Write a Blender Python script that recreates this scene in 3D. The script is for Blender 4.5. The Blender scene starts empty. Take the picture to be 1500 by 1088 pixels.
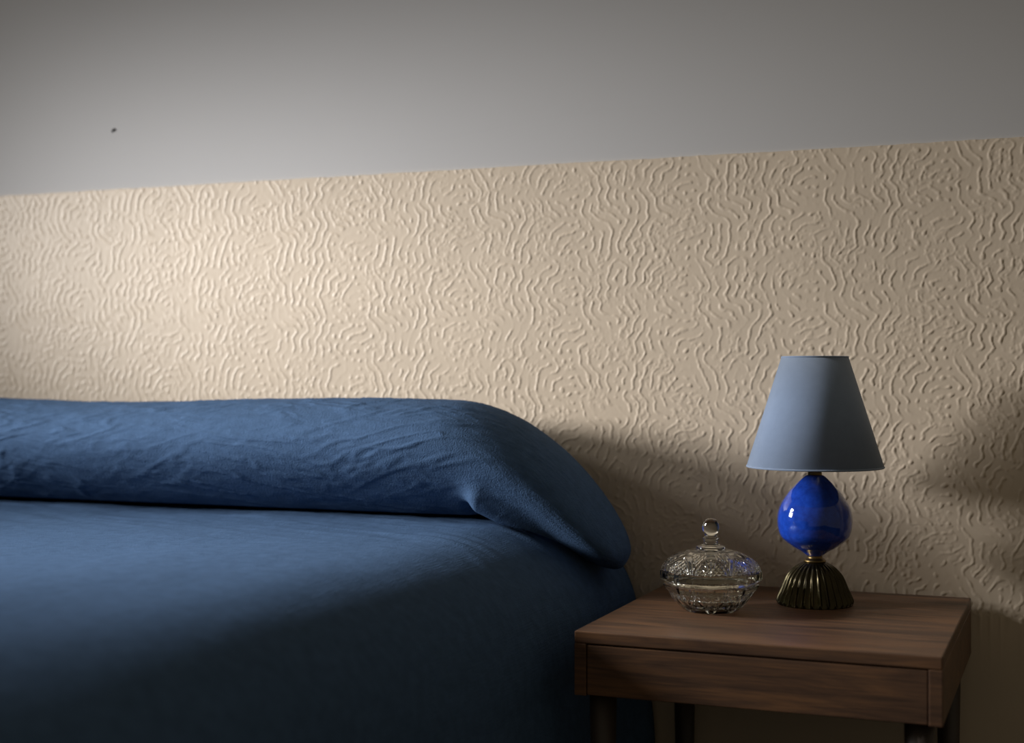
import bpy, bmesh, math, random
import numpy as np
from mathutils import Vector, Matrix

random.seed(4)
D = bpy.data
SC = bpy.context.scene
COL = SC.collection

# ------------------------------------------------------------------ camera
WALL_Y = 2.24                 # inner face of the back wall; the camera stands at x = 0, y = 0
NST = 0.481                   # height of the nightstand top
cam_d = D.cameras.new('camera')
cam_d.sensor_width = 36.0
cam_d.lens = 2076 * 36.0 / 1500
cam_d.clip_start = 0.02
cam = D.objects.new('camera', cam_d)
COL.objects.link(cam)
cam.location = (0, 0, 0.82)
cam.rotation_euler = (math.radians(90), 0, math.radians(21.8))
cam_d.dof.use_dof = True
cam_d.dof.focus_distance = 2.025
cam_d.dof.aperture_fstop = 2.4
cam_d.dof.aperture_blades = 7
SC.camera = cam

# ------------------------------------------------------------------ world, exposure
w = D.worlds.new('world')
SC.world = w
w.use_nodes = True
bg = w.node_tree.nodes['Background']
bg.inputs['Color'].default_value = (1.0, 0.88, 0.66, 1)
bg.inputs['Strength'].default_value = 0.125
SC.view_settings.view_transform = 'Standard'
SC.view_settings.look = 'None'
SC.view_settings.exposure = 0.0
SC.view_settings.gamma = 1.0
SC.view_settings.use_curve_mapping = False

# ------------------------------------------------------------------ light from the left wall's window, plus two added beams
WIN_X, WIN_Y, WIN_Z, WIN_W, WIN_H = -3.3, 1.15, 1.60, 0.70, 1.20


def aimed_light(side, target, energy, spread):
    la = D.lights.new('window_and_fill_light', 'AREA')
    la.shape = 'RECTANGLE'
    la.size, la.size_y = WIN_W - 0.10, WIN_H / 2 - 0.08
    la.energy = energy
    la.color = (0.97, 0.98, 1.0)
    la.spread = math.radians(spread)
    lo = D.objects.new('window_and_fill_light', la)
    COL.objects.link(lo)
    lo.location = (WIN_X + 0.02, WIN_Y, WIN_Z + side * WIN_H / 4)
    lo.rotation_euler = (Vector(target) - lo.location).to_track_quat('-Z', 'Y').to_euler()


aimed_light(-1, (-0.92, 2.24, 0.86), 5.25, 34)      # lower sash
aimed_light(1, (-1.06, 1.50, 0.60), 3.9, 27)      # beam added at the upper sash to light the duvet
aimed_light(1, (-1.70, 2.24, 1.30), 0.60, 46)  # extra beam added to lift the upper left of the back wall


# ================================================================== helpers
def link(o, parent=None):
    COL.objects.link(o)
    if parent is not None:
        o.parent = parent
    return o


def tag(o, label, cat, group=None):
    o['label'] = label
    o['category'] = cat
    if group:
        o['group'] = group
    return o


def thing(name, label, cat, loc):
    o = D.objects.new(name, None)
    o.empty_display_size = 0.05
    o.location = loc
    link(o)
    return tag(o, label, cat)


def mesh_np(name, V, F, m, parent=None, smooth=True, label=None):
    me = D.meshes.new(name)
    V = np.asarray(V, dtype=np.float32)
    F = np.asarray(F, dtype=np.int32)
    k = F.shape[1]
    me.vertices.add(len(V))
    me.vertices.foreach_set('co', V.ravel())
    me.loops.add(F.size)
    me.loops.foreach_set('vertex_index', F.ravel())
    me.polygons.add(len(F))
    me.polygons.foreach_set('loop_start', np.arange(0, F.size, k, dtype=np.int32))
    me.polygons.foreach_set('loop_total', np.full(len(F), k, dtype=np.int32))
    me.polygons.foreach_set('use_smooth', np.full(len(F), smooth, dtype=bool))
    me.update(calc_edges=True)
    me.validate()
    me.materials.append(m)
    o = D.objects.new(name, me)
    link(o, parent)
    if label:
        o['label'] = label
    return o


def grid_faces(nu, nv, wrap_u=False, flip=False):
    """faces of a grid stored [u][v]"""
    u = np.arange(nu if wrap_u else nu - 1)
    v = np.arange(nv - 1)
    U, Vv = np.meshgrid(u, v, indexing='ij')
    a = (U * nv + Vv).ravel()
    b = (((U + 1) % nu) * nv + Vv).ravel()
    F = np.stack([a, b, b + 1, a + 1], 1)
    return F[:, ::-1] if flip else F


def bm_obj(name, bm, m, parent=None, smooth=False, label=None):
    me = D.meshes.new(name)
    bmesh.ops.recalc_face_normals(bm, faces=bm.faces)
    bm.to_mesh(me)
    bm.free()
    if smooth:
        for p in me.polygons:
            p.use_smooth = True
    me.materials.append(m)
    o = D.objects.new(name, me)
    link(o, parent)
    if label:
        o['label'] = label
    return o


def add_box(bm, x0, x1, y0, y1, z0, z1, bevel=0.0, seg=3):
    t = bmesh.new()
    bmesh.ops.create_cube(t, size=1.0)
    for v in t.verts:
        v.co = Vector(((x0 + x1) / 2 + v.co.x * (x1 - x0), (y0 + y1) / 2 + v.co.y * (y1 - y0),
                       (z0 + z1) / 2 + v.co.z * (z1 - z0)))
    if bevel > 0:
        bmesh.ops.bevel(t, geom=t.edges[:], offset=bevel, segments=seg, affect='EDGES', profile=0.5)
    tmp = D.meshes.new('tmp')
    t.to_mesh(tmp)
    t.free()
    bm.from_mesh(tmp)
    D.meshes.remove(tmp)


def box_obj(name, dims, m, parent=None, bevel=0.0, label=None):
    bm = bmesh.new()
    add_box(bm, *dims, bevel=bevel)
    return bm_obj(name, bm, m, parent, smooth=False, label=label)


def smooth_profile(pts, n):
    """resample a (r, z) polyline with a Catmull-Rom spline, n points per span"""
    P = [np.array(p, float) for p in pts]
    P = [2 * P[0] - P[1]] + P + [2 * P[-1] - P[-2]]
    out = []
    for i in range(1, len(P) - 2):
        for k in range(n):
            t = k / n
            a, b, c, d = P[i - 1], P[i], P[i + 1], P[i + 2]
            out.append(0.5 * (2 * b + (c - a) * t + (2 * a - 5 * b + 4 * c - d) * t * t + (3 * b - a - 3 * c + d) * t ** 3))
    out.append(P[-2])
    out = np.array(out)
    out[:, 0] = np.maximum(out[:, 0], 0.0003)
    return out


def lathe(name, prof, m, parent=None, seg=96, fn=None, smooth=True, cap=(True, True), label=None):
    """revolve prof [(r, z)] about z; fn(theta, r, z, i) -> r changes the radius"""
    prof = np.asarray(prof, float)
    n = len(prof)
    th = np.arange(seg) * 2 * np.pi / seg
    T, I = np.meshgrid(th, np.arange(n), indexing='ij')
    R = prof[I, 0]
    Z = prof[I, 1]
    if fn is not None:
        R = fn(T, R, Z, I)
    V = np.stack([R * np.cos(T), R * np.sin(T), Z], -1).reshape(-1, 3)
    F = grid_faces(seg, n, wrap_u=True)
    o = mesh_np(name, V, F, m, parent, smooth, label)
    if cap[0] or cap[1]:
        bm = bmesh.new()
        bm.from_mesh(o.data)
        bm.verts.ensure_lookup_table()
        if cap[0]:
            bm.faces.new([bm.verts[i * n] for i in range(seg)][::-1])
        if cap[1]:
            bm.faces.new([bm.verts[i * n + n - 1] for i in range(seg)])
        bmesh.ops.recalc_face_normals(bm, faces=bm.faces)
        bm.to_mesh(o.data)
        bm.free()
    return o


# ---- numpy noise
_rng = np.random.RandomState(11)
_TAB = _rng.rand(256, 256)


def vnoise(x, y):
    xi = np.floor(x).astype(int)
    yi = np.floor(y).astype(int)
    fx = x - xi
    fy = y - yi
    fx = fx * fx * fx * (fx * (fx * 6 - 15) + 10)
    fy = fy * fy * fy * (fy * (fy * 6 - 15) + 10)
    a = _TAB[xi % 256, yi % 256]
    b = _TAB[(xi + 1) % 256, yi % 256]
    c = _TAB[xi % 256, (yi + 1) % 256]
    d = _TAB[(xi + 1) % 256, (yi + 1) % 256]
    return (a * (1 - fx) + b * fx) * (1 - fy) + (c * (1 - fx) + d * fx) * fy


def fbm(x, y, o=4):
    s = 0.0
    a = 0.5
    for k in range(o):
        s = s + a * vnoise(x * 2 ** k + 17.3 * k, y * 2 ** k + 5.1 * k)
        a *= 0.5
    return s


def tri(x):
    return 2 * np.abs(2 * (x - np.floor(x + 0.5))) - 1


def sstep(a, b, x):
    t = np.clip((x - a) / (b - a), 0, 1)
    return t * t * (3 - 2 * t)


# ================================================================== materials
def mat(name):
    m = D.materials.new(name)
    m.use_nodes = True
    nt = m.node_tree
    return m, nt, nt.nodes['Principled BSDF']


def node(nt, t, **kw):
    n = nt.nodes.new(t)
    for k, v in kw.items():
        if k in n.inputs.keys():
            n.inputs[k].default_value = v
        else:
            setattr(n, k, v)
    return n


def ramp(nt, fac, stops):
    r = nt.nodes.new('ShaderNodeValToRGB')
    e = r.color_ramp.elements
    while len(e) < len(stops):
        e.new(0.5)
    for q, (p, c) in zip(e, stops):
        q.position = p
        q.color = (*c, 1)
    nt.links.new(fac, r.inputs['Fac'])
    return r.outputs['Color']


def bump(nt, height, strength, dist, bsdf):
    b = node(nt, 'ShaderNodeBump', Strength=strength, Distance=dist)
    nt.links.new(height, b.inputs['Height'])
    nt.links.new(b.outputs['Normal'], bsdf.inputs['Normal'])


def coords(nt, scale=(1, 1, 1)):
    tc = nt.nodes.new('ShaderNodeTexCoord')
    mp = nt.nodes.new('ShaderNodeMapping')
    mp.inputs['Scale'].default_value = scale
    nt.links.new(tc.outputs['Object'], mp.inputs['Vector'])
    return mp.outputs['Vector']


def noise_tex(nt, vec, scale, detail=4, rough=0.5, dist=0.0):
    n = node(nt, 'ShaderNodeTexNoise')
    n.inputs['Scale'].default_value = scale
    n.inputs['Detail'].default_value = detail
    n.inputs['Roughness'].default_value = rough
    n.inputs['Distortion'].default_value = dist
    nt.links.new(vec, n.inputs['Vector'])
    return n.outputs['Fac']


def plain(name, c, rough=0.6, metal=0.0, spec=0.5, vary=0.06, scale=30):
    m, nt, b = mat(name)
    v = coords(nt)
    f = noise_tex(nt, v, scale)
    col = ramp(nt, f, [(0.3, tuple(x * (1 - vary) for x in c)), (0.7, tuple(min(1, x * (1 + vary)) for x in c))])
    nt.links.new(col, b.inputs['Base Color'])
    b.inputs['Roughness'].default_value = rough
    b.inputs['Metallic'].default_value = metal
    b.inputs['Specular IOR Level'].default_value = spec
    return m


def make_fabric(name, c, weave=900, sheen=0.25, vary=0.08, bump_d=0.0006):
    m, nt, b = mat(name)
    v = coords(nt)
    f = noise_tex(nt, v, 60, 6, 0.65)
    col = ramp(nt, f, [(0.3, tuple(x * (1 - vary) for x in c)), (0.7, tuple(x * (1 + vary) for x in c))])
    nt.links.new(col, b.inputs['Base Color'])
    b.inputs['Roughness'].default_value = 0.9
    b.inputs['Specular IOR Level'].default_value = 0.04
    b.inputs['Sheen Weight'].default_value = sheen
    b.inputs['Sheen Roughness'].default_value = 0.5
    b.inputs['Sheen Tint'].default_value = (0.85, 0.92, 1.0, 1)
    h = noise_tex(nt, v, weave, 2, 0.6)
    # crossing threads of a linen weave
    wv = []
    for sc in ((1, 0.06, 1), (0.06, 1, 0.06)):
        vv = coords(nt, sc)
        wv.append(noise_tex(nt, vv, weave, 2, 0.6))
    ad = node(nt, 'ShaderNodeMath', operation='ADD')
    nt.links.new(wv[0], ad.inputs[0])
    nt.links.new(wv[1], ad.inputs[1])
    a2 = node(nt, 'ShaderNodeMath', operation='ADD')
    nt.links.new(ad.outputs[0], a2.inputs[0])
    nt.links.new(h, a2.inputs[1])
    bump(nt, a2.outputs[0], 0.6, bump_d, b)
    return m


def make_wood(name):
    m, nt, b = mat(name)
    v = coords(nt, (1.2, 14, 14))
    f = noise_tex(nt, v, 3.2, 8, 0.6, 1.2)
    v2 = coords(nt, (6, 160, 160))
    g = noise_tex(nt, v2, 3.0, 3, 0.6)
    mx = node(nt, 'ShaderNodeMath', operation='MULTIPLY_ADD')
    nt.links.new(g, mx.inputs[0])
    mx.inputs[1].default_value = 0.35
    ad = node(nt, 'ShaderNodeMath', operation='MULTIPLY')
    nt.links.new(f, ad.inputs[0])
    ad.inputs[1].default_value = 0.75
    nt.links.new(ad.outputs[0], mx.inputs[2])
    col = ramp(nt, mx.outputs[0], [(0.36, (0.052, 0.029, 0.019)), (0.5, (0.100, 0.053, 0.031)), (0.66, (0.180, 0.088, 0.042))])
    nt.links.new(col, b.inputs['Base Color'])
    b.inputs['Roughness'].default_value = 0.42
    b.inputs['Specular IOR Level'].default_value = 0.4
    bump(nt, mx.outputs[0], 0.15, 0.001, b)
    return m


M_UP = plain('upper_wall_paint', (0.50, 0.48, 0.465), 0.85, vary=0.012, scale=3)
M_PAPER = plain('embossed_wallpaper_paint', (0.61, 0.495, 0.37), 0.48, spec=0.35, vary=0.03, scale=7)
M_BED = make_fabric('blue_bedlinen', (0.064, 0.114, 0.206), weave=420, sheen=0.0, vary=0.14, bump_d=0.0011)
M_WOOD = make_wood('reddish_brown_wood')
M_FLOOR = plain('dark_carpet', (0.05, 0.045, 0.04), 0.95, spec=0.1, vary=0.3, scale=400)
M_SHADE = make_fabric('blue_grey_shade_cloth', (0.205, 0.262, 0.37), 1500, 0.5, 0.04, 0.0002)
M_LINING = plain('shade_lining', (0.55, 0.52, 0.47), 0.8)
M_BRASS = plain('aged_brass', (0.22, 0.15, 0.06), 0.35, 1.0, vary=0.15)
M_BRONZE = plain('dark_bronze', (0.042, 0.034, 0.017), 0.27, 0.9, vary=0.25, scale=60)
M_MATT = plain('mattress_ticking', (0.45, 0.45, 0.45), 0.9)
M_DARKWOOD = plain('dark_stained_wood', (0.045, 0.032, 0.024), 0.5)
M_FRAME = plain('white_window_paint', (0.7, 0.7, 0.68), 0.5)
M_BULB = plain('frosted_bulb_glass', (0.8, 0.8, 0.78), 0.3)
M_MARK = plain('dark_mark', (0.03, 0.025, 0.02), 0.7)

M_GLAZE, _nt, _b = mat('cobalt_glaze')
_v = coords(_nt)
_f = noise_tex(_nt, _v, 120, 5, 0.6)
_nt.links.new(ramp(_nt, _f, [(0.3, (0.008, 0.036, 0.28)), (0.7, (0.014, 0.066, 0.46))]), _b.inputs['Base Color'])
_b.inputs['Roughness'].default_value = 0.07
_b.inputs['Coat Weight'].default_value = 0.3
_b.inputs['Coat Roughness'].default_value = 0.03

M_GLASS, _nt, _b = mat('clear_cut_glass')
_b.inputs['Base Color'].default_value = (0.96, 0.96, 0.89, 1)
_b.inputs['Roughness'].default_value = 0.0
_b.inputs['IOR'].default_value = 1.52
_b.inputs['Transmission Weight'].default_value = 1.0

# ================================================================== the setting
PAPER_TOP_L = 1.170            # height of the wallpaper's upper edge


def struct(o):
    o['kind'] = 'structure'
    return o


struct(box_obj('floor', (WIN_X - 0.1, 2.2, -1.0, 2.40, -0.1, 0.0), M_FLOOR))
struct(box_obj('wall_upper', (WIN_X - 0.1, 2.2, WALL_Y + 0.002, 2.40, 0.0, 3.0), M_UP))['label'] = 'plain pale grey upper part of the back wall'

# left wall around its window
bm = bmesh.new()
wx0, wx1 = WIN_X - 0.10, WIN_X
y0, y1 = WIN_Y - WIN_W / 2, WIN_Y + WIN_W / 2
z0, z1 = WIN_Z - WIN_H / 2, WIN_Z + WIN_H / 2
add_box(bm, wx0, wx1, -1.0, y0, 0, 3.0)
add_box(bm, wx0, wx1, y1, WALL_Y + 0.002, 0, 3.0)
add_box(bm, wx0, wx1, y0, y1, 0, z0)
add_box(bm, wx0, wx1, y0, y1, z1, 3.0)
struct(bm_obj('wall_left', bm, M_UP))
bm = bmesh.new()
for (a, b_) in ((y0, y0 + 0.04), (y1 - 0.04, y1)):
    add_box(bm, wx1 - 0.04, wx1 + 0.005, a, b_, z0, z1)
for (a, b_) in ((z0, z0 + 0.04), (z1 - 0.04, z1), (WIN_Z - 0.02, WIN_Z + 0.02)):
    add_box(bm, wx1 - 0.04, wx1 + 0.005, y0 + 0.04, y1 - 0.04, a, b_)
struct(bm_obj('window_1', bm, M_FRAME))


# ---- embossed wallpaper: a real relief of wavering ridges, repeated as a printed roll
def make_paper_tile():
    """one printed repeat of the wavering ridges, periodic in both directions"""
    TX, TZ, n, m = 0.200, 0.164, 312, 255
    rs = np.random.RandomState(21)
    U, Vv = np.meshgrid(np.arange(n) / n, np.arange(m) / m, indexing='ij')
    ph = 13 * U + 0.95 * tri(2 * Vv + 0.25 * np.sin(2 * np.pi * U)) + 0.28 * tri(5 * Vv - 1 * U + .2)
    for k in range(7):
        a, b = rs.randint(0, 3), rs.randint(-2, 3)
        if a == 0 and b == 0:
            continue
        ph = ph + 0.34 * rs.randn() * tri(a * U + b * Vv + rs.rand())
    f = 0.5 * np.cos(2 * np.pi * ph) + 0.30 * rs.randn(n, m)
    kx = np.fft.fftfreq(n, TX / n)[:, None] * 2 * np.pi
    kz = np.fft.fftfreq(m, TZ / m)[None, :] * 2 * np.pi
    k0 = 2 * np.pi / 0.0146
    K2 = (kx * kx + kz * kz) / (k0 * k0)
    lin_ = 0.45 - (1 - K2) ** 2
    dt = 0.35
    den = 1.0 / (1 - dt * lin_)
    for it in range(60):
        nl = 0.36 * f * f - f ** 3
        f = np.real(np.fft.ifft2((np.fft.fft2(f + dt * nl)) * den))
    return f, TX, TZ

TILE, TX, TZ = make_paper_tile()

def tile_at(X, Z):
    n, m = TILE.shape
    u = X / TX * n
    v = Z / TZ * m
    i = np.floor(u).astype(int); j = np.floor(v).astype(int)
    fu = u - i; fv = v - j
    i0, i1, j0, j1 = i % n, (i + 1) % n, j % m, (j + 1) % m
    return (TILE[i0, j0] * (1 - fu) + TILE[i1, j0] * fu) * (1 - fv) + (TILE[i0, j1] * (1 - fu) + TILE[i1, j1] * fu) * fv

def paper_height(X, Z):
    jx = 0.0075 * (fbm(X * 75 + 40, Z * 75 + 8, 3) - 0.45)
    jz = 0.0075 * (fbm(X * 75 + 9, Z * 75 + 77, 3) - 0.45)
    # straight pieces with kinks
    kx_ = 0.0020 * tri(Z / 0.028 + 2 * fbm(X * 12, Z * 12, 2))
    f = tile_at(X + jx + kx_, Z + jz)
    r = sstep(0.36, 0.95, f)
    brk = sstep(0.22, 0.36, fbm(X * 60 + 31, Z * 60 + 3, 2))
    bead = 0.5 + 0.9 * fbm(X * 230, Z * 230, 2)
    crumb = sstep(0.55, 0.85, vnoise(X * 190 + 3 + Z * 70, Z * 190 + 9 - X * 70)) * sstep(0.45, 0.6, vnoise(X * 35 + 7, Z * 35))
    h = 0.0011 * r * (0.15 + 0.85 * brk) * bead
    h = h + 0.0003 * (fbm(X * 12, Z * 12, 3) - 0.45) + 0.0001 * vnoise(X * 500, Z * 500)
    h = np.maximum(h, 0.0005 * crumb * (1 - r) + h * 0.5)
    return h


step = 0.0015
gx = np.concatenate([np.linspace(WIN_X, -2.45, 12), np.arange(-2.40, 0.62, step), np.linspace(0.66, 2.2, 12)])
gz = np.concatenate([np.linspace(0.0, 0.42, 6), np.arange(0.45, PAPER_TOP_L, step)])
GX, GZ = np.meshgrid(gx, gz, indexing='ij')
H = paper_height(GX, GZ)
fine = ((GX > -2.43) & (GX < 0.64) & (GZ > 0.43)).astype(float)
H *= fine
edge = 0.0022 * (fbm(gx * 9, gx * 0 + 3.3, 4) - 0.45) + 0.0012 * (vnoise(gx * 60, gx * 0 + 1.7) - 0.5)
GZ = GZ + np.where(GZ > 1.10, (GZ - 1.10) / (PAPER_TOP_L - 1.10), 0.0) * edge[:, None]
fade = sstep(PAPER_TOP_L + 0.001, PAPER_TOP_L - 0.004, GZ) * 0.6 + 0.4
YF = WALL_Y - 0.0012 - H * fade
V = np.stack([GX, YF, GZ], -1)
# turn the top edge back to the wall so that the paper has a thickness
V = np.concatenate([V, np.stack([GX[:, -1:], np.full_like(GX[:, -1:], WALL_Y + 0.004), GZ[:, -1:]], -1)], 1)
o = mesh_np('wall_lower', V.reshape(-1, 3), grid_faces(V.shape[0], V.shape[1]), M_PAPER)
struct(o)['label'] = 'embossed cream wallpaper with wavering ridges on the lower back wall'

# a tiny dark mark high on the plain wall
mk = lathe('wall_mark', [(0.0004, 0), (0.0042, 0.0006), (0.0026, 0.0022), (0.0004, 0.003)], M_MARK, seg=14,
           fn=lambda T, R, Z, I: R * (1 + 0.35 * np.sin(2 * T) + 0.2 * np.sin(3 * T + 1)))
mk.rotation_euler = (math.radians(90), math.radians(25), 0)
mk.location = (-1.72, WALL_Y + 0.0022, 1.283)
tag(mk, 'tiny dark chip mark on the plain upper wall at left', 'wall mark')

# ================================================================== bed
BED_X0, BED_X1 = -2.50, -0.780
bed = thing('bed', 'bed standing against the wallpapered wall underneath the blue duvet', 'bed', ((BED_X0 + BED_X1) / 2, 1.2, 0))


def L(dims, loc):
    return (dims[0] - loc[0], dims[1] - loc[0], dims[2] - loc[1], dims[3] - loc[1], dims[4] - loc[2], dims[5] - loc[2])


bl = bed.location
box_obj('mattress', L((BED_X0 + 0.05, BED_X1 - 0.03, 0.28, 2.17, 0.27, 0.508), bl), M_MATT, bed, 0.06)
box_obj('bed_base', L((BED_X0 + 0.05, BED_X1 - 0.03, 0.28, 2.17, 0.12, 0.268), bl), M_DARKWOOD, bed, 0.01)
for (lx, ly) in ((-2.42, 0.4), (-0.85, 0.4), (-2.42, 2.1), (-0.85, 2.1)):
    box_obj('leg', L((lx - 0.03, lx + 0.03, ly - 0.03, ly + 0.03, 0.0, 0.125), bl), M_DARKWOOD, bed, 0.004)

# ---- duvet: a soft sheet draped over top, two sides and the foot
NU, NV = 420, 420
su = np.linspace(0, 1, NU)
sv = np.linspace(0, 1, NV)


def drape_profile(n, half, top_r, drop, exp=2.6):
    """half width profile: distance from centre and fall, evenly spaced along the curve"""
    t = np.linspace(0, 1, 400)
    x = []
    z = []
    flat = half - top_r
    for q in np.linspace(0, flat, 60, endpoint=False):
        x.append(q)
        z.append(0.0)
    for a in np.linspace(0, math.pi / 2, 80):
        x.append(flat + top_r * math.sin(a) ** (2 / exp))
        z.append(-top_r * 0.95 * (1 - math.cos(a) ** (2 / exp)))
    for q in np.linspace(0.02, drop - top_r * 0.95, 40):
        x.append(half + 0.015 * math.sin(q * 9))
        z.append(-top_r * 0.95 - q)
    x = np.array(x)
    z = np.array(z)
    s = np.concatenate([[0], np.cumsum(np.hypot(np.diff(x), np.diff(z)))])
    q = np.linspace(0, s[-1], n)
    return np.interp(q, s, x), np.interp(q, s, z)


cx = (BED_X0 - 0.02 + -0.662) / 2
hw = (-0.662 - (BED_X0 - 0.02)) / 2
px_, pz_ = drape_profile(NU // 2, hw, 0.215, 0.48, 2.4)
X1 = np.concatenate([-px_[::-1], px_])
Z1 = np.concatenate([pz_[::-1], pz_])
fy, fz = drape_profile(NV, 1.0, 0.16, 0.46)
Y1 = 2.215 - (fy / fy.max()) * 2.0
DX, DY = np.meshgrid(X1 + cx, Y1, indexing='ij')
ZX, ZY = np.meshgrid(Z1, fz, indexing='ij')
DZ = 0.584 - np.maximum(-ZX, -ZY)
on_top = sstep(0.30, 0.0, 0.584 - DZ)
DZ = DZ + on_top * (0.016 * (fbm(DX * 2.2 + 5, DY * 2.2, 3) - 0.47))
wr = np.abs(fbm(DX * 5 + 3, DY * 38 + DX * 9, 3) - 0.45)
near_pillow = sstep(1.60, 1.92, DY)
DZ = DZ + on_top * near_pillow * 0.010 * wr + on_top * 0.0012 * fbm(DX * 40, DY * 40, 3)
side = 1 - on_top
DX = DX + side * 0.012 * np.sin(DY * 17 + 3 * fbm(DY * 3, DZ * 3, 2)) * np.sign(DX - cx) * sstep(0.5, 0.2, DZ)
V = np.stack([DX, DY, DZ], -1).reshape(-1, 3)
duvet = mesh_np('duvet', V, grid_faces(NU, NV, flip=True), M_BED)
md = duvet.modifiers.new('thickness', 'SOLIDIFY')
md.thickness = 0.02
md.offset = -1.0
tag(duvet, 'smooth blue duvet draped over the bed in front of the pillow', 'duvet')

# ---- long pillow along the wall
PX0, PX1 = -2.35, -0.645
NP, NT = 640, 320
s = np.linspace(-1, 1, NP)
# denser towards the ends
xs = (PX0 + PX1) / 2 + (PX1 - PX0) / 2 * np.sign(s) * (1 - (1 - np.abs(s)) ** 1.6)
th = np.linspace(0, 2 * np.pi, NT, endpoint=False)
Xg, Tg = np.meshgrid(xs, th, indexing='ij')
def endtaper(t, p):
    t = np.clip(t, 0, 1)
    return (1 - (1 - t) ** p) ** (1.0 / p)
tr = endtaper((PX1 - Xg) / 0.34, 2.1)
tl = endtaper((Xg - PX0) / 0.30, 2.2)
tap = np.minimum(tr, tl)
c, sn = np.cos(Tg), np.sin(Tg)
e = 2 / 2.05
cy = np.sign(c) * np.abs(c) ** e
cz = np.sign(sn) * np.abs(sn) ** e
up = 0.071 + 0.005 * np.sin((Xg + 1.35) * 6.0)
dn = 0.122
ZC = 0.700
droop = 0.145 * np.clip((Xg + 0.93) / 0.27, 0, 1.1) ** 2
hy = 0.138
tap_y = 0.42 + 0.58 * tap
tap_y = np.where(tap < 0.02, 0.42 * tap / 0.02, tap_y)
Yg = 2.086 + hy * cy * np.where(sn < 0, 1 - 0.50 * sn ** 2, 1.0) * np.minimum(tap ** 0.75, 1)
Zg = ZC - droop + np.where(cz > 0, up, dn + 0.0) * cz * tap
P = np.stack([Xg, Yg, Zg], -1)
# wrinkles pushed along the local normal
dU = np.gradient(P, axis=0)
dV = np.roll(P, -1, 1) - np.roll(P, 1, 1)
N = np.cross(dU, dV)
N /= np.linalg.norm(N, axis=-1, keepdims=True) + 1e-9
cent = np.stack([Xg, np.full_like(Xg, 2.086), ZC - droop], -1)
sg = np.sign(np.sum(N * (P - cent), -1, keepdims=True))
N *= np.where(sg == 0, 1, sg)
arc = Tg * 0.16
a1 = Xg + 1.9 * arc
wr1 = np.abs(fbm(Xg * 5 - arc * 9 + 2, Xg * 16 + arc * 26 + 0.0, 3) - 0.46)
wr1 = np.clip(1 - wr1 / 0.10, 0, 1)
amp = vnoise(Xg * 5 + 9, arc * 9 + 4)
front = sstep(0.25, -0.35, c) * sstep(-0.75, -0.2, sn)
disp = 0.0030 * wr1 * amp * (0.25 + 0.75 * front)
wr2 = np.abs(fbm(Xg * 9 + 40, arc * 60 - Xg * 18, 3) - 0.46)
disp = disp + 0.0019 * np.clip(1 - wr2 / 0.08, 0, 1) * vnoise(Xg * 8, arc * 12 + 5)
disp = disp + 0.0022 * (fbm(Xg * 14, arc * 30, 3) - 0.45)
disp *= np.clip(tap * 3, 0, 1) * (0.25 + 0.75 * sstep(-0.78, -0.95, Xg))
P = P + N * disp[..., None]
# it rests on the duvet and follows its rounded edge
ztop = 0.594 + np.interp(np.abs(P[..., 0] - cx), px_, pz_, right=-9.0)
P[..., 2] = np.maximum(P[..., 2], ztop)
# the sewn corner of the case pinched into a fold running down to the right
A = np.array([-0.850, 0.622])
B = np.array([-0.725, 0.515])
AB = B - A
PXZ = P[..., [0, 2]]
tt = np.clip(((PXZ - A) @ AB) / (AB @ AB), 0, 1)
bow = 0.012 * np.sin(np.pi * tt)
off = PXZ - (A + tt[..., None] * AB)
off = off - np.array([0.7, 0.7]) * bow[..., None]
on_front = sstep(2.07, 2.03, P[..., 1])
dist = np.linalg.norm(off, axis=-1)
ridge = np.exp(-(dist / (0.021 - 0.013 * tt)) ** 2) * on_front
low = off + np.array([0.016, 0.016])
groove = np.exp(-(np.linalg.norm(low, axis=-1) / 0.016) ** 2) * on_front
P = P + N * (0.022 * ridge - 0.014 * groove)[..., None]
P[..., 2] = np.maximum(P[..., 2], 0.592 + np.interp(np.abs(P[..., 0] - cx), px_, pz_, right=-9.0))
pil = mesh_np('pillow', P.reshape(-1, 3), np.concatenate([
    np.stack([(i := np.repeat(np.arange(NP - 1), NT)) * NT + (j := np.tile(np.arange(NT), NP - 1)),
              i * NT + (j + 1) % NT, (i + 1) * NT + (j + 1) % NT, (i + 1) * NT + j], 1)]), M_BED)
tag(pil, 'long plump blue pillow lying across the head of the bed', 'pillow')

# ================================================================== nightstand
NX0, NX1, NY0, NY1 = -0.613, -0.150, 1.752, 2.228
ns = thing('nightstand', 'low reddish brown wooden nightstand beside the bed', 'nightstand', ((NX0 + NX1) / 2, (NY0 + NY1) / 2, 0))
nl = ns.location
box_obj('tabletop', L((NX0, NX1, NY0, NY1, NST - 0.016, NST), nl), M_WOOD, ns, 0.0018)
bm = bmesh.new()
zb = NST - 0.084
add_box(bm, *L((NX0, NX0 + 0.016, NY0, NY1, zb, NST - 0.0162), nl), bevel=0.001)
add_box(bm, *L((NX1 - 0.016, NX1, NY0, NY1, zb, NST - 0.0162), nl), bevel=0.001)
add_box(bm, *L((NX0 + 0.016, NX1 - 0.016, NY1 - 0.016, NY1, zb, NST - 0.0162), nl))
add_box(bm, *L((NX0 + 0.016, NX1 - 0.016, NY0 + 0.02, NY1 - 0.016, zb, zb + 0.012), nl))
bm_obj('carcass', bm, M_WOOD, ns)
dr = box_obj('drawer', L((NX0 + 0.0172, NX1 - 0.0172, NY0 + 0.001, NY0 + 0.020, zb + 0.001, NST - 0.0176), nl), M_WOOD, ns, 0.0012)
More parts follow.
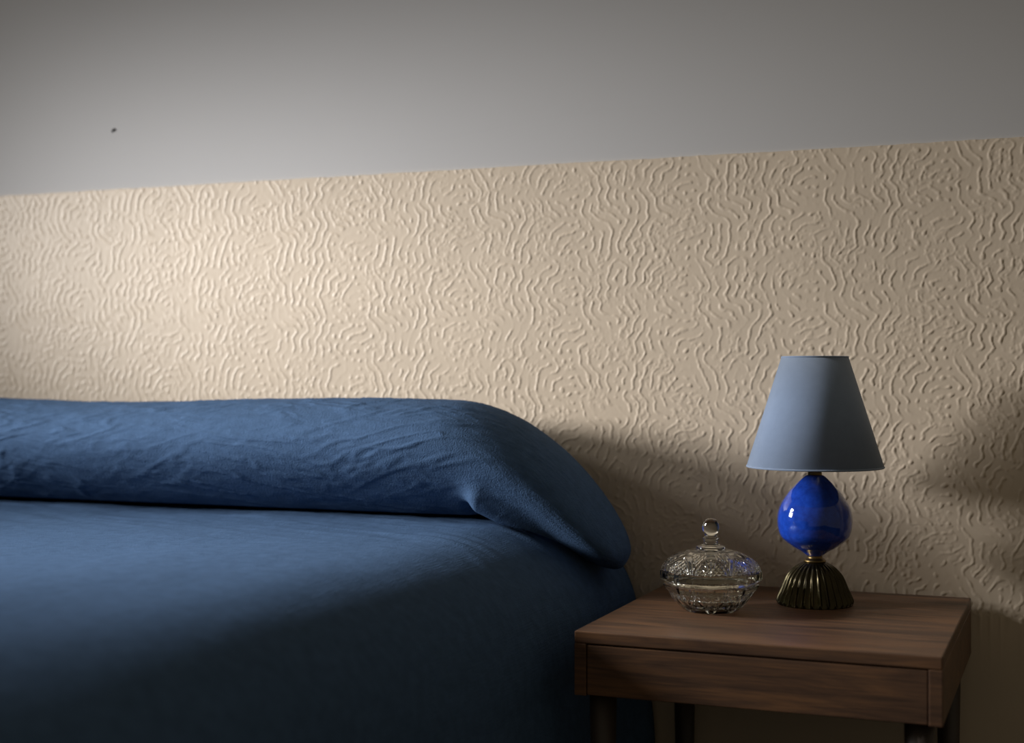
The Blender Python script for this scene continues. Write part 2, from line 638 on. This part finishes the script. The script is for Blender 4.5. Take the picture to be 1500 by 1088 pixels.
for (lx, ly) in ((NX0 + 0.03, NY0 + 0.03), (NX1 - 0.03, NY0 + 0.03), (NX0 + 0.03, NY1 - 0.03), (NX1 - 0.03, NY1 - 0.03)):
    p = lathe('leg', [(0.011, 0.0), (0.018, zb)], M_DARKWOOD, ns, seg=24)
    p.location = (lx - nl[0], ly - nl[1], 0)

# ================================================================== table lamp
lamp = thing('table_lamp', 'small table lamp with grey blue cone shade and cobalt blue ceramic body', 'lamp', (-0.358, 2.086, NST))
# base: fluted dark bell
base_prof = smooth_profile([(0.0540, 0.0), (0.0545, 0.005), (0.0520, 0.0130), (0.0480, 0.0220), (0.0405, 0.0400),
                            (0.0305, 0.0520), (0.0205, 0.0590), (0.0150, 0.0615)], 7)


def flute(T, R, Z, I):
    k = sstep(0.0, 0.006, Z) * sstep(0.0615, 0.052, Z)
    return R * (1 - 0.085 * k * np.abs(np.sin(15 * T + 4.0 * Z)) ** 0.8 + 0.03 * k)


lathe('base', base_prof, M_BRONZE, lamp, seg=360, fn=flute, label='dark bronze fluted bell base')
lathe('collar', smooth_profile([(0.0150, 0.0612), (0.0162, 0.0630), (0.0140, 0.0655), (0.0110, 0.0675), (0.0110, 0.0710)], 5),
      M_BRASS, lamp, seg=64, label='small aged brass collar')
egg = smooth_profile([(0.0100, 0.0695), (0.0120, 0.0712), (0.0200, 0.0768), (0.0320, 0.0838), (0.0470, 0.0957), (0.0523, 0.1078),
                      (0.0538, 0.1207), (0.0528, 0.1326), (0.0482, 0.1456), (0.0375, 0.1625), (0.0305, 0.1705), (0.0218, 0.1795),
                      (0.0142, 0.1863), (0.0102, 0.1882)], 8)
lathe('body', egg, M_GLAZE, lamp, seg=128, label='glossy cobalt blue ceramic body')
lathe('neck', [(0.0095, 0.1872), (0.0103, 0.1884), (0.0103, 0.1915), (0.0098, 0.1925), (0.0098, 0.226)], M_BRASS, lamp, seg=48,
      label='brass neck ring')
lathe('bulb_holder', [(0.014, 0.226), (0.014, 0.258), (0.010, 0.262)], M_BRASS, lamp, seg=32)
lathe('light_bulb', smooth_profile([(0.010, 0.262), (0.013, 0.270), (0.020, 0.284), (0.022, 0.297), (0.018, 0.311), (0.008, 0.319), (0.001, 0.3205)], 5),
      M_BULB, lamp, seg=32)
SZ0, SZ1, SR0, SR1 = 0.2005, 0.3600, 0.0985, 0.0480
shade = lathe('lamp_shade', [(SR0, SZ0), (SR1, SZ1)], M_SHADE, lamp, seg=160, cap=(False, False))
md = shade.modifiers.new('thickness', 'SOLIDIFY')
md.thickness = 0.0012
md.offset = -1
lin = lathe('shade_lining', [(SR0 - 0.0016, SZ0 + 0.0005), (SR1 - 0.0016, SZ1 - 0.0005)], M_LINING, shade, seg=160, cap=(False, False))
for r, z in ((SR0, SZ0), (SR1, SZ1)):
    bm = bmesh.new()
    n = 128
    rings = []
    for i in range(n):
        a = 2 * math.pi * i / n
        ring = []
        for k in range(8):
            b_ = 2 * math.pi * k / 8
            rr = r - 0.0004 + 0.0011 * math.cos(b_)
            ring.append(bm.verts.new((rr * math.cos(a), rr * math.sin(a), z + 0.0014 * math.sin(b_))))
        rings.append(ring)
    for i in range(n):
        for k in range(8):
            bm.faces.new((rings[i][k], rings[(i + 1) % n][k], rings[(i + 1) % n][(k + 1) % 8], rings[i][(k + 1) % 8]))
    bm_obj('rim_trim', bm, M_SHADE, shade, smooth=True)
bm = bmesh.new()
for k in range(3):
    a = 2 * math.pi * k / 3 + 0.4
    mtx = Matrix.Rotation(a, 4, 'Z') @ Matrix.Translation((0.030, 0, 0.245)) @ Matrix.Rotation(math.radians(90), 4, 'Y')
    r_at = SR0 + (SR1 - SR0) * (0.245 - SZ0) / (SZ1 - SZ0)
    mtx = Matrix.Rotation(a, 4, 'Z') @ Matrix.Translation(((r_at + 0.013) / 2 - 0.001, 0, 0.245)) @ Matrix.Rotation(math.radians(90), 4, 'Y')
    bmesh.ops.create_cone(bm, cap_ends=True, segments=8, radius1=0.001, radius2=0.001, depth=r_at - 0.013, matrix=mtx)
bm_obj('shade_bracket', bm, M_BRASS, lamp)

# ================================================================== cut glass dish with lid
dish = thing('lidded_dish', 'clear cut glass candy dish with ball knob lid beside the lamp', 'dish', (-0.4856, 1.975, NST))
dish.rotation_euler.z = math.radians(-76.2)     # a corner of the octagon faces the room
NF = 8


def poly_r(T, n, k, ph=0.0):
    """radius factor of a softened n-gon; k = how far towards the true polygon"""
    a = (T + ph) % (2 * np.pi / n) - np.pi / n
    return 1 - k * (1 - np.cos(np.pi / n) / np.cos(a))


# bowl: outside up, over the rim, inside down
bo = smooth_profile([(0.0300, 0.0000), (0.0385, 0.0006), (0.0430, 0.0040), (0.0505, 0.0110), (0.0590, 0.0210), (0.0650, 0.0310)], 8)
bo = np.concatenate([[(0.0005, 0.0022), (0.026, 0.0022)], bo, [(0.0668, 0.0345), (0.0672, 0.0370), (0.0655, 0.0385), (0.0615, 0.0385)],
                     smooth_profile([(0.0610, 0.0360), (0.0560, 0.0230), (0.0460, 0.0120), (0.0300, 0.0070), (0.0005, 0.0062)], 6)])
NB = 16


def vcut(d, wd):
    """depth of a V-shaped cut at distance d from its middle"""
    return np.clip(1 - np.abs(d) / wd, 0, 1)


def bowl_cut(T, R, Z, I):
    outer = (I < 55) & (I >= 2)
    t = T * 8 / (2 * np.pi)
    q = (t + 0.5) % 1 - 0.5
    k = sstep(0.0295, 0.027, Z) * sstep(-0.001, 0.003, Z + 0.002)
    v = Z / 0.028
    lobe = np.abs(q) - 0.02 - 0.44 * np.clip(v, 0, 1) ** 0.7
    cut = 0.0026 * vcut(np.abs(q) - 0.0, 0.12) + 0.0022 * vcut(lobe, 0.07) + 0.0012 * vcut((t * 5 + v * 2.0) % 1 - 0.5, 0.5) * (lobe < 0)
    pol = poly_r(T, 8, 0.75)
    return np.where(outer, R * pol - cut * k, R)


lathe('bowl', bo, M_GLASS, dish, seg=512, fn=bowl_cut, cap=(False, False), smooth=False)

# lid: rim band with flat facets, cut dome, collar, ball knob; hollow underneath
dome = smooth_profile([(0.0712, 0.0570), (0.0702, 0.0620), (0.0652, 0.0690), (0.0555, 0.0760), (0.0425, 0.0818), (0.0290, 0.0860)], 16)
nd0 = 5
lid_o = np.concatenate([[(0.0640, 0.0392), (0.0655, 0.0400), (0.0700, 0.0432), (0.0718, 0.0445), (0.0718, 0.0560)], dome])
nd1 = len(lid_o)
stem = smooth_profile([(0.0205, 0.0885), (0.0205, 0.0905), (0.0150, 0.0925), (0.0108, 0.0955), (0.0100, 0.0995), (0.0118, 0.1020), (0.0095, 0.1045),
                       (0.0082, 0.1065), (0.0092, 0.1085), (0.0116, 0.1130), (0.0122, 0.1180), (0.0112, 0.1235), (0.0080, 0.1280), (0.0040, 0.1302), (0.0004, 0.1308)], 5)
lid_o = np.concatenate([lid_o, stem])
lid_i = smooth_profile([(0.0004, 0.0830), (0.0200, 0.0822), (0.0380, 0.0765), (0.0520, 0.0690), (0.0610, 0.0590), (0.0625, 0.0480), (0.0615, 0.0395)], 8)


def lid_cut(T, R, Z, I):
    R0 = R
    t = T * 8 / (2 * np.pi)
    q = (t + 0.5) % 1 - 0.5                 # -0.5 .. 0.5 inside one of eight panels
    on = (I >= nd0) & (I < nd1)
    band = I < nd0
    vv = np.clip((Z - 0.0570) / (0.0860 - 0.0570), 0, 1)    # 0 at the band, 1 under the collar
    # arches framing each panel, a fan of cuts springing from its foot, fine hatching between
    arch = np.sqrt((q / 0.49) ** 2 + (vv / 0.86) ** 2)
    c_arch = np.maximum(vcut(arch - 1.0, 0.10), vcut(arch - 0.78, 0.07))
    ang = np.arctan2(q * 1.6, vv + 0.02)
    star = vcut((ang / 0.36 + 0.5) % 1 - 0.5, 0.20) * (arch < 0.76) * (np.abs(ang) < 1.0)
    h1 = vcut((q * 7 + vv * 4) % 1 - 0.5, 0.5)
    h2 = vcut((q * 7 - vv * 4) % 1 - 0.5, 0.5)
    hob = np.maximum(h1, h2)
    cut = np.maximum(np.maximum(0.0028 * c_arch, 0.0030 * star), 0.0020 * hob * (arch < 0.72) + 0.0016 * hob * (arch > 1.08))
    edge = sstep(0.0, 0.04, vv) * sstep(1.0, 0.95, vv)
    pol = poly_r(T, NF, 0.60)
    R = np.where(on, R0 * (1 + (pol - 1) * (1 - vv)) - cut * edge, R)
    R = np.where(band, R0 * pol, R)
    return R


lid_prof = np.concatenate([lid_o, lid_i])
lid_ob = lathe('lid', lid_prof, M_GLASS, dish, seg=768, fn=lid_cut, cap=(False, False), smooth=False)
# join the hollow underside's lower edge to the rim
bm = bmesh.new()
bm.from_mesh(lid_ob.data)
bm.verts.ensure_lookup_table()
n = len(lid_prof)
for i in range(768):
    j = (i + 1) % 768
    bm.faces.new((bm.verts[i * n], bm.verts[i * n + n - 1], bm.verts[j * n + n - 1], bm.verts[j * n]))
kk = len(lid_o)
# the outside and the hollow are two shells: drop the faces that joined knob top to hollow centre
for f in bm.faces:
    zc = f.calc_center_median().z
    f.smooth = zc > 0.087 and min(v.co.z for v in f.verts) > 0.0865
dead = []
bm.faces.ensure_lookup_table()
for i in range(768):
    a = {i * n + kk - 1, i * n + kk}
    for f in bm.verts[i * n + kk - 1].link_faces:
        ids = {v.index for v in f.verts}
        if a <= ids and f not in dead:
            dead.append(f)
bmesh.ops.delete(bm, geom=list(set(dead)), context='FACES')
bm.verts.ensure_lookup_table()
bm.faces.new([bm.verts[i * n + kk - 1] for i in range(768)])
bm.faces.new([bm.verts[i * n + kk] for i in range(768)])
bmesh.ops.recalc_face_normals(bm, faces=bm.faces)
bm.to_mesh(lid_ob.data)
bm.free()
bm = bmesh.new()
bm.from_mesh(D.objects['bowl'].data)
bm.verts.ensure_lookup_table()
n = len(bo)
bm.faces.new([bm.verts[i * n] for i in range(512)])
bm.faces.new([bm.verts[i * n + n - 1] for i in range(512)])
bmesh.ops.recalc_face_normals(bm, faces=bm.faces)
bm.to_mesh(D.objects['bowl'].data)
bm.free()
